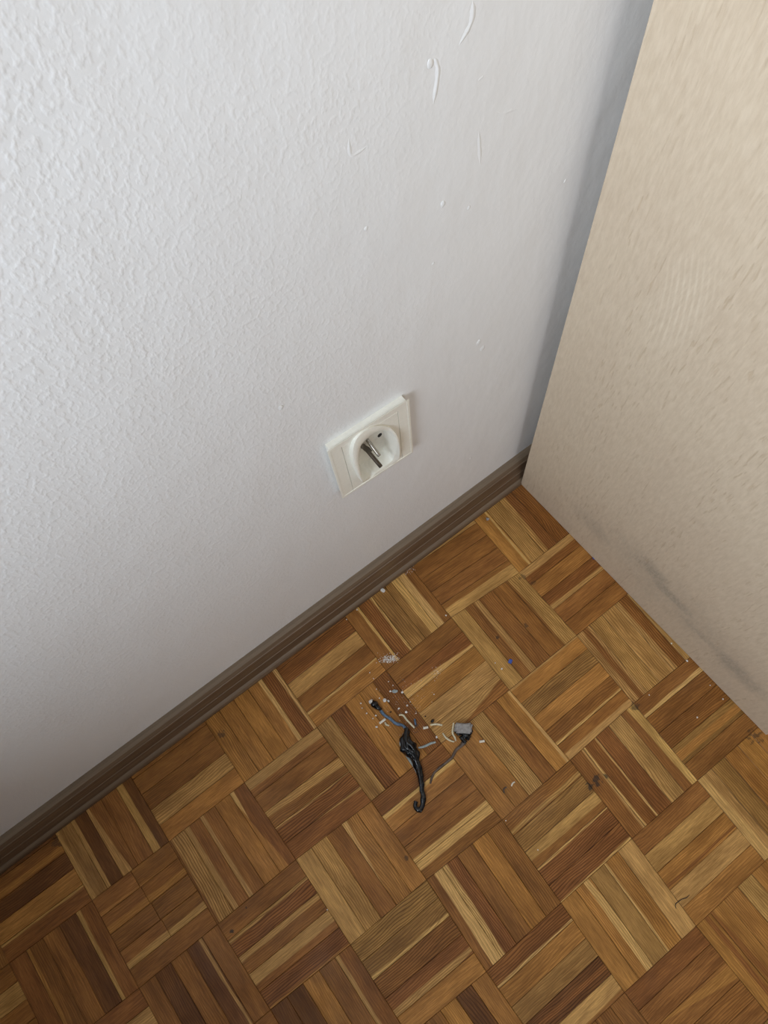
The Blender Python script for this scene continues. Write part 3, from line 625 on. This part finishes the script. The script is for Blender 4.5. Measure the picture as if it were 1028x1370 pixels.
def socket():
    cx, cz = sum(p[0] for p in PLATE) / 4, sum(p[1] for p in PLATE) / 4
    t = empty('wall_socket', (cx / 1000, 0, cz / 1000), label='cream earthed wall socket with a broken collar on the white wall', category='socket')
    V3 = lambda x, z, d: Vector(((x - cx) / 1000, -d / 1000, (z - cz) / 1000))
    def sub(q, n):      # rectangle outline through its four corners TL TR BR BL, n points a side
        out = []
        for k in range(4):
            a, c = q[k], q[(k + 1) % 4]
            for i in range(n): out.append((a[0] + (c[0] - a[0]) * i / n, a[1] + (c[1] - a[1]) * i / n))
        return out
    def grow(q, m):     # move the corners outward by m millimetres
        gx, gz = sum(p[0] for p in q) / 4, sum(p[1] for p in q) / 4
        return [(p[0] + math.copysign(m, p[0] - gx), p[1] + math.copysign(m, p[1] - gz)) for p in q]
    N = 12
    def loops(b, levels, close=True):
        rings = [[b.verts.new(V3(x, z, d)) for x, z in pts] for pts, d in levels]
        for r0, r1 in zip(rings, rings[1:]):
            n = len(r0)
            for k in range(n): b.faces.new((r0[k], r0[(k+1) % n], r1[(k+1) % n], r1[k]))
        return rings
    P = [(p[0], p[1]) for p in PLATE]; Q = [(p[0], p[1]) for p in INSERT]
    # frame: stepped rounded rim, face sinking slightly to the insert
    b = bmesh.new()
    loops(b, [(sub(grow(P, 0.5), N), 0.0), (sub(grow(P, 0.4), N), 6.6), (sub(grow(P, 0.2), N), 7.5), (sub(grow(P, -0.3), N), 8.0), (sub(grow(P, -1.2), N), 8.1), (sub(grow(P, -3.0), N), 7.8), (sub(grow(Q, 0.45), N), 7.5), (sub(grow(Q, 0.30), N), 6.9), (sub(grow(Q, 0.30), N), 4.0)])
    bmesh.ops.recalc_face_normals(b, faces=b.faces)
    smooth(obj('frame', b, PLASTIC, t), 50)
    # insert: flat cover with the opening of the well cut out
    M_ = len(RIM_OUT); o2 = [(p[0], p[1]) for p in RIM_OUT]; i2 = [(p[0], p[1]) for p in RIM_IN]
    gx, gz = CENTER[0], CENTER[1]
    rim = [Vector((p[0], p[1], p[2], 0)) for p in RIM_OUT]; rin = [Vector((p[0], p[1], p[2], 0)) for p in RIM_IN]
    def dens(L, n=5):
        m = len(L); out = []
        for i in range(m):
            a, b_, c, d = L[(i-1) % m], L[i], L[(i+1) % m], L[(i+2) % m]
            broken = i in (0, M_ - 1)
            for k in range(n):
                s = k / n
                out.append(b_.lerp(c, s) if broken else 0.5 * ((2*b_) + (c - a)*s + (2*a - 5*b_ + 4*c - d)*s*s + (3*b_ - a - 3*c + d)*s**3))
        return out
    RO, RI = dens(rim), dens(rin); n = len(RO)
    b = bmesh.new()
    hole = [(q[0] * 0.5 + r[0] * 0.5, q[1] * 0.5 + r[1] * 0.5) for q, r in zip(RO, RI)]
    def on_rect(p):      # where the ray from the centre through p meets the insert's outline
        best = None; dx, dz = p[0] - gx, p[1] - gz
        for k in range(4):
            a, c = Q[k], Q[(k + 1) % 4]; ex, ez = c[0] - a[0], c[1] - a[1]
            den = dx * ez - dz * ex
            if abs(den) < 1e-9: continue
            s = ((a[0] - gx) * ez - (a[1] - gz) * ex) / den; u = ((a[0] - gx) * dz - (a[1] - gz) * dx) / den
            if s > 0 and -1e-6 <= u <= 1 + 1e-6 and (best is None or s < best): best = s
        s = best or 1.0; return (gx + dx * s, gz + dz * s)
    outer = [on_rect(h) for h in hole]
    for c in Q:          # snap the nearest ray onto each corner
        k = min(range(n), key=lambda q: (outer[q][0] - c[0]) ** 2 + (outer[q][1] - c[1]) ** 2); outer[k] = c
    loops(b, [(outer, 4.0), (outer, 7.1), ([(gx + (o[0] - gx) * 0.995, gz + (o[1] - gz) * 0.995) for o in outer], 7.4), (hole, 7.4), (hole, -2.0)])
    bmesh.ops.recalc_face_normals(b, faces=b.faces)
    smooth(obj('insert', b, PLASTIC, t), 40)
    # collar around the well, its lower part broken away
    b = bmesh.new()
    wall_ = []
    for k in range(n):
        o, i = RO[k], RI[k]
        jag = 0.5 * noise.noise(Vector((k * 1.7, 0, 0))) if (k >= n - 32 or k < 3) else 0.0
        ix, iz = gx + (i[0] - gx) * 0.93, gz + (i[1] - gz) * 0.93
        wall_.append([V3(o[0], o[1], 6.5), V3(o[0], o[1], o[2] - 0.7), V3(o[0] + (i[0] - o[0]) * .22, o[1] + (i[1] - o[1]) * .22, o[2] + jag), V3(o[0] + (i[0] - o[0]) * .8, o[1] + (i[1] - o[1]) * .8, i[2] + jag), V3(i[0], i[1], i[2] - 0.7), V3(ix, iz, -8.3)])
    vr = [[b.verts.new(v) for v in r] for r in wall_]
    for k in range(n):
        a, c = vr[k], vr[(k + 1) % n]
        for j in range(5): b.faces.new((a[j], a[j+1], c[j+1], c[j]))
    bmesh.ops.recalc_face_normals(b, faces=b.faces)
    smooth(obj('collar', b, PLASTIC, t, label='raised round collar, chipped away at the bottom'), 45)
    b = bmesh.new(); vs = [b.verts.new(V3(gx + (i[0] - gx) * 0.95, gz + (i[1] - gz) * 0.95, -8.0)) for i in RI]
    c = b.verts.new(V3(gx, gz, -8.0))
    for k in range(n): b.faces.new((vs[k], vs[(k+1) % n], c))
    bmesh.ops.recalc_face_normals(b, faces=b.faces)
    for f in b.faces:
        if f.normal.y > 0: f.normal_flip()
    well = obj('well_floor', b, PLASTIC_D, t)
    for h in HOLES:
        b = bmesh.new(); bmesh.ops.create_cone(b, cap_ends=True, segments=20, radius1=2.5, radius2=2.5, depth=0.5)
        for v in b.verts: v.co = V3(h[0] + v.co.x, h[1] + v.co.y * 1.25, -7.9 + v.co.z)
        obj('pin_hole', b, HOLE, well)
    def rod(name, A, B, r, mat, **kw):
        b = bmesh.new(); a, c = V3(*A), V3(*B)
        d = (c - a).normalized()
        tube(b, [a, a.lerp(c, 0.5), c - d * r * 0.0006, c - d * r * 0.0002, c], [r / 1000, r / 1000, r / 1000, r * 0.75 / 1000, r * 0.35 / 1000], seg=16, sub=3)
        return smooth(obj(name, b, mat, t, **kw), 50)
    # earth pin and what is left of a contact
    rod('earth_pin', PIN[0], PIN[1], 2.1, PINDARK, label='dark metal earth pin')
    rod('broken_contact', CONTACT[0], CONTACT[1], 1.9, STEEL)
    # brown contact plate behind the pins
    b = bmesh.new(); hx, hz = PIN[0][0], PIN[0][1]
    for v in [b.verts.new(V3(hx + x, hz + z, d)) for x, z, d in ((-4, 4, -7), (0, 5, -7), (3, 3, -1), (4, -1, 2), (-0.5, -2, 2), (-2.5, 0, -2))]: pass
    b.faces.new(list(b.verts)); g = bmesh.ops.solidify(b, geom=list(b.faces), thickness=0.0008)
    bmesh.ops.recalc_face_normals(b, faces=b.faces)
    obj('contact_plate', b, BRASS, t)
socket()


# ------------------------------------------------------------------ what lies on the floor
Fp = FLOORPTS
def wire(name, key, r, mat, parent=None, z=None, ends=0.8, lump=0.08, rs=None, zs=None, seg=10, flat=1.0, **props):
    P = Fp[key]; n = len(P)
    rs = rs or [r * (ends if k in (0, n - 1) else 1) for k in range(n)]
    zs = zs or [x * 0.98 + 0.1 for x in rs]
    c = P[0] if parent is None else (0, 0)
    base = Vector((P[0][0] / 1000, P[0][1] / 1000, 0)) if parent is None else parent.location
    b = bmesh.new(); tube(b, [(p[0] / 1000, p[1] / 1000, zz / 1000) for p, zz in zip(P, zs)], [x / 1000 for x in rs], seg=seg, lump=lump, ls=150, seed=len(key) * 1.7, ground=True, flat=flat)
    for v in b.verts: v.co = v.co - base
    o = smooth(obj(name, b, mat, parent, tuple(base) if parent is None else None, **props), 60); return o
def chunk(name, p, size, mat, parent=None, rot=0.0, seed=0, sub=2, boxy=0.0, **props):
    b = bmesh.new()
    if boxy:
        fs = box(b, -size[0] / 2, size[0] / 2, -size[1] / 2, size[1] / 2, -size[2] / 2, size[2] / 2)
        bmesh.ops.bevel(b, geom=list(b.edges), offset=min(size) * 0.2, segments=2, affect='EDGES'); bmesh.ops.subdivide_edges(b, edges=b.edges, cuts=1, use_grid_fill=True)
        for v in b.verts: v.co *= 1 + 0.22 * noise.noise(v.co * 0.45 + Vector((seed, 0, 0)))
        for v in b.verts: v.co /= 1000
    else:
        bmesh.ops.create_icosphere(b, subdivisions=sub, radius=1.0)
        for v in b.verts:
            k = 1 + 0.55 * noise.noise(v.co * 1.5 + Vector((seed * 3.7, seed, 0)))
            v.co = Vector((v.co.x * size[0] / 2 * k, v.co.y * size[1] / 2 * k, v.co.z * size[2] / 2 * k)) / 1000
    bmesh.ops.rotate(b, verts=b.verts, cent=(0, 0, 0), matrix=Matrix.Rotation(rot, 3, 'Z'))
    zm = min(v.co.z for v in b.verts)
    for v in b.verts: v.co.z -= zm - 0.00005
    loc = Vector((p[0] / 1000, p[1] / 1000, 0.0001))
    if parent: loc = loc - parent.location
    return obj(name, b, mat, parent, tuple(loc), **props)

# burnt cable
cb = empty('burnt_cable', mm(Fp['black'][3]), label='long melted black cable with a hooked tail and a blue wire', category='cable')
wire('melted_sheath', 'black', 0, CHAR, cb, rs=[3.4, 6.0, 8.8, 9.2, 7.0, 4.9, 4.2, 3.8, 3.4, 3.3, 3.4, 3.0, 2.4], zs=[3.5, 5, 5.6, 5.6, 5, 4.4, 4, 3.7, 3.3, 3.2, 3.3, 2.9, 2.3], lump=0.30, seg=22, flat=0.66)
# twisted strands that still stand out of the melted mass
b = bmesh.new()
for s, (off, r) in enumerate(((-4.5, 2.0), (0.5, 2.2), (4.2, 1.9), (-1.5, 1.7))):
    P = Fp['black'][:8]; pts = []
    for k, p in enumerate(P):
        wd = (0.5, 1.0, 1.2, 1.1, 0.8, 0.5, 0.35, 0.2)[k]; q = math.cos(k * 0.9 + s) * off * wd
        pts.append(((p[0] + q) / 1000, (p[1] + q * 0.4) / 1000, (6.5 + 3.5 * wd + math.sin(k + s * 2) * 1.0 - (3 if k > 4 else 0)) / 1000))
    tube(b, pts, [r / 1000] * len(P), seg=10, lump=0.22, ls=160, seed=s * 5)
for v in b.verts: v.co = v.co - cb.location
smooth(obj('fused_strands', b, CHAR, cb, kind='stuff'), 70)
wire('blue_wire', 'blue', 1.9, BLUE, cb, ends=1.0, lump=0.2, label='blue wire leading to the frayed white tip')
wire('charred_end', 'blob', 0, CHAR, cb, rs=[2.2, 4.2, 3.2, 2.0], lump=0.45, seg=12)
chunk('white_tip', Fp['blob'][0], (5.5, 6.5, 7), WHITE, cb, rot=0.5, seed=3)
wire('grey_wire', 'greyside', 1.5, GREYWIRE, cb, lump=0.15)
b = bmesh.new()
for k in range(9):
    a = rnd.uniform(-0.4, 1.2); p = Fp['cream_a'][-1]; L = rnd.uniform(3, 8)
    o = Vector((rnd.uniform(-6, 3), rnd.uniform(-6, 2)))
    tube(b, [((p[0] + o.x) / 1000, (p[1] + o.y) / 1000, 0.003), ((p[0] + o.x + L * math.cos(a)) / 1000, (p[1] + o.y + L * math.sin(a)) / 1000, rnd.uniform(0.001, 0.006))], [0.00035, 0.0002], seg=5)
for v in b.verts: v.co = v.co - cb.location
obj('frayed_strands', b, BROWNWIRE, cb, kind='stuff')

pg = empty('melted_plug_piece', mm(Fp['plug'][2]), label='grey scorched plug fragment with a brown wire tail on parquet', category='plug')
P = Fp['plug']; cx = sum(p[0] for p in P[:3]) / 3; cy = sum(p[1] for p in P[:3]) / 3
ang_plug = math.atan2(P[1][1] - P[0][1], P[1][0] - P[0][0])
chunk('grey_body', (0.5 * (P[0][0] + P[2][0]), 0.5 * (P[0][1] + P[2][1])), (22, 13, 10), GREYPL, pg, rot=ang_plug, seed=5, boxy=1)
b = bmesh.new()
for k, (ux, uy, rr) in enumerate(((0.15, 7.5, 3.6), (0.45, 8.5, 4.2), (0.75, 8, 4.4), (0.95, 9, 3.6), (0.7, 13, 3.8), (0.85, 16, 3.2), (0.5, 17, 2.9), (0.62, 21, 2.8), (0.3, 11, 2.6))):
    e = Vector((P[1][0] - P[0][0], P[1][1] - P[0][1])); nrm = Vector((e.y, -e.x)).normalized()
    q = Vector((P[0][0], P[0][1])) + e * ux + nrm * uy
    rg = bmesh.ops.create_icosphere(b, subdivisions=3, radius=1.0)
    for v in rg['verts']:
        kk = 1 + 0.75 * noise.noise(v.co * 1.9 + Vector((k * 4.1, 0, 0)))
        v.co = Vector((q.x + v.co.x * rr * kk, q.y + v.co.y * rr * kk, rr * 0.62 + v.co.z * rr * 0.6 * kk)) / 1000 - Vector((pg.location.x, pg.location.y, 0))
smooth(obj('melted_edge', b, CHAR, pg), 60)
wire('brown_tail', 'brown', 0, BROWNWIRE, pg, rs=[3.0, 2.4, 2.0, 1.8, 1.5, 1.3, 1.4, 1.1], lump=0.15)
wire('cream_wire', 'cream_b', 1.2, CREAM, pg, zs=[7, 9, 6, 2])

wire('cut_wire', 'cream_a', 1.3, CREAM, label='curved cream wire piece lying beside the blue wire', category='wire', zs=[1.4, 1.6, 2.5, 3.0, 3.5])
wire('cut_wire', 'cream_c', 1.2, CREAM, label='cream wire piece bent like a hook left of the grey plug fragment', category='wire')
wire('cut_wire', 'greyshort', 1.5, GREYWIRE, label='short straight grey-blue wire piece right of the black cable', category='wire')
wire('cut_wire', 'creamgrey', 1.4, CREAM, label='pale green-cream wire scrap between the cable and the plug fragment', category='wire')
wire('wire_curl', 'creamcurl', 1.3, CREAM, label='tiny curled cream scrap beside the white pellet under the blue wire', category='scrap')
wire('wire_curl', 'curl2', 1.0, PEARL, label='small cream curl lying alone low on the right of the debris', category='scrap')
wire('wire_curl', 'curl2b', 0.9, BROWNWIRE, label='thin brown curl next to the lone cream curl', category='scrap')
wire('plastic_chip', 'bluebit', 1.6, BLUE, label='small blue insulation scrap at the top of the melted clump', category='scrap')
for k, lab in enumerate(('short cream pellet between the cream wires and the plug fragment', 'white cut pellet lying under the blue wire', 'white pellet lying alone right of the plug fragment')):
    a, c = Fp['pellets'][2*k], Fp['pellets'][2*k+1]; b = bmesh.new()
    mid = Vector(((a[0] + c[0]) / 2000, (a[1] + c[1]) / 2000, 0))
    tube(b, [(a[0] / 1000, a[1] / 1000, 0.0017), (c[0] / 1000, c[1] / 1000, 0.0017)], [0.0016, 0.0016], seg=10)
    for v in b.verts: v.co = v.co - mid
    smooth(obj('cut_pellet', b, PEARL, None, tuple(mid), label=lab, category='pellet'), 40)
chunk('plaster_chip', Fp['chip'][0], (4.5, 6.0, 5), WHITE, rot=0.4, seed=9, boxy=1, label='white plaster chip resting against the foot of the skirting', category='chip')
chunk('plastic_chip', Fp['blues'][0], (5.5, 4.5, 1.6), BLUEBRIGHT, rot=0.5, seed=2, boxy=1, label='dark blue plastic chip lying in the middle of the parquet', category='chip')
chunk('plastic_chip', Fp['blues'][1], (7, 4, 3), BLUEBRIGHT, rot=0.1, seed=4, boxy=1, label='blue plastic chip against the foot of the wardrobe panel', category='chip')
chunk('grey_flake', Fp['flake'][0], (8, 4, 1.6), GREYWIRE, rot=-0.5, seed=6, label='flat grey flake above the charred cable end', category='flake')
chunk('lint_ball', Fp['lint'][0], (4.5, 4.5, 2.0), GREYPL, seed=8, label='small grey lint ball near the skirting corner', category='lint')
for p, s, lab in zip(Fp['dark'], (4.6, 2.2, 2.6), ('largest black charred crumb, above the pale wire scrap', 'small black crumb above the row of cream scraps', 'thin dark crumb above the middle of the blue wire')):
    chunk('charred_crumb', p, (s, s * 0.8, s * 0.7), CHAR, seed=s, label=lab, category='crumb')
wire('black_fibre', 'hair', 0.45, HAIR, label='bent black fibre lying on light parquet at lower right', category='fibre', ends=0.5)

# crumbs: one mesh family, copies placed one by one
protos = [chunk('crumb_shape', (0, 0), (2.0, 1.7, 1.5), WHITE, seed=s, sub=1) for s in (1, 2, 3)]
sizes = [3.0, 1.6, 1.9, 1.5, 1.4, 1.2, 0.9, 1.1, 1.4, 1.0, 1.6, 1.6, 1.9, 1.5, 0.9, 0.9, 0.9, 1.0, 0.9, 1.0, 1.1, 1.3, 1.4, 0.8, 1.2, 1.5, 0.9, 1.1, 1.2, 0.9, 0.9, 0.8, 0.9, 0.9, 0.9, 0.9, 0.9, 0.9]
for k, (p, s) in enumerate(zip(Fp['crumbs'], sizes)):
    o = protos[k % 3].copy(); o.name = 'plaster_crumb'; C.objects.link(o)
    o.location = mm(p, 0.1); o.scale = (s * 1.05, s * 1.05, s * 0.95); o.rotation_euler.z = rnd.uniform(0, 6)
    near = 20 > k or 30 <= k < 34
    o['label'] = 'tiny white plaster crumb scattered around the melted cable' if near else 'tiny white plaster crumb lying alone far from the melted cable'
    o['category'] = 'crumb'; o['group'] = 'plaster crumbs around the cable' if near else 'stray plaster crumbs on the parquet'
    own = {0: 'largest white plaster crumb, right of the charred cable end', 1: 'second white crumb touching the largest one right of the charred cable end', 2: 'oblong white crumb above the curved cream wire',
           10: 'white crumb left of the white pellet under the blue wire', 13: 'white crumb beside the tip of the short grey-blue wire', 12: 'cream crumb right of the flat grey flake', 11: 'white crumb left of the flat grey flake',
           20: 'white crumb at the skirting foot left of the plaster chip', 21: 'white crumb on the dark finger below the skirting dust patch', 22: 'white crumb below the dark blue plastic chip', 24: 'upper of two glinting crumbs by the wardrobe foot', 25: 'lower of two glinting crumbs by the wardrobe foot'}
    if k in own: o['label'] = own[k]
for o in protos: bpy.data.objects.remove(o)
# fine plaster dust
def dust(p, n, sx, sy, rot, smin, smax, label):
    b = bmesh.new()
    for k in range(n):
        x, y = rnd.gauss(0, sx), rnd.gauss(0, sy); s = rnd.uniform(smin, smax)
        q = Vector((p[0] + x * math.cos(rot) - y * math.sin(rot), p[1] + x * math.sin(rot) + y * math.cos(rot), 0)) / 1000
        r = bmesh.ops.create_icosphere(b, subdivisions=1, radius=s / 2000)
        for v in r['verts']: v.co = Vector((v.co.x * rnd.uniform(.8, 1.2), v.co.y * rnd.uniform(.8, 1.2), v.co.z * 0.8)) + q + Vector((0, 0, s / 2600))
    return obj('plaster_dust', b, WHITE, kind='stuff', label=label, category='dust')
dust(Fp['dust'][0], 260, 6.5, 2.8, -0.6, 0.3, 1.35, 'heap of fine white plaster dust above the charred cable end')
dust(Fp['dust'][1], 34, 5, 3, 0.6, 0.3, 1.1, 'light sprinkle of plaster dust right of the dust heap')
dust(Fp['dust'][2], 60, 4, 2.5, 0.1, 0.25, 0.9, 'patch of plaster dust at the foot of the skirting')
dust(Fp['crumbs'][3], 110, 20, 15, 0.5, 0.25, 0.8, 'scattered plaster specks around the blue wire')
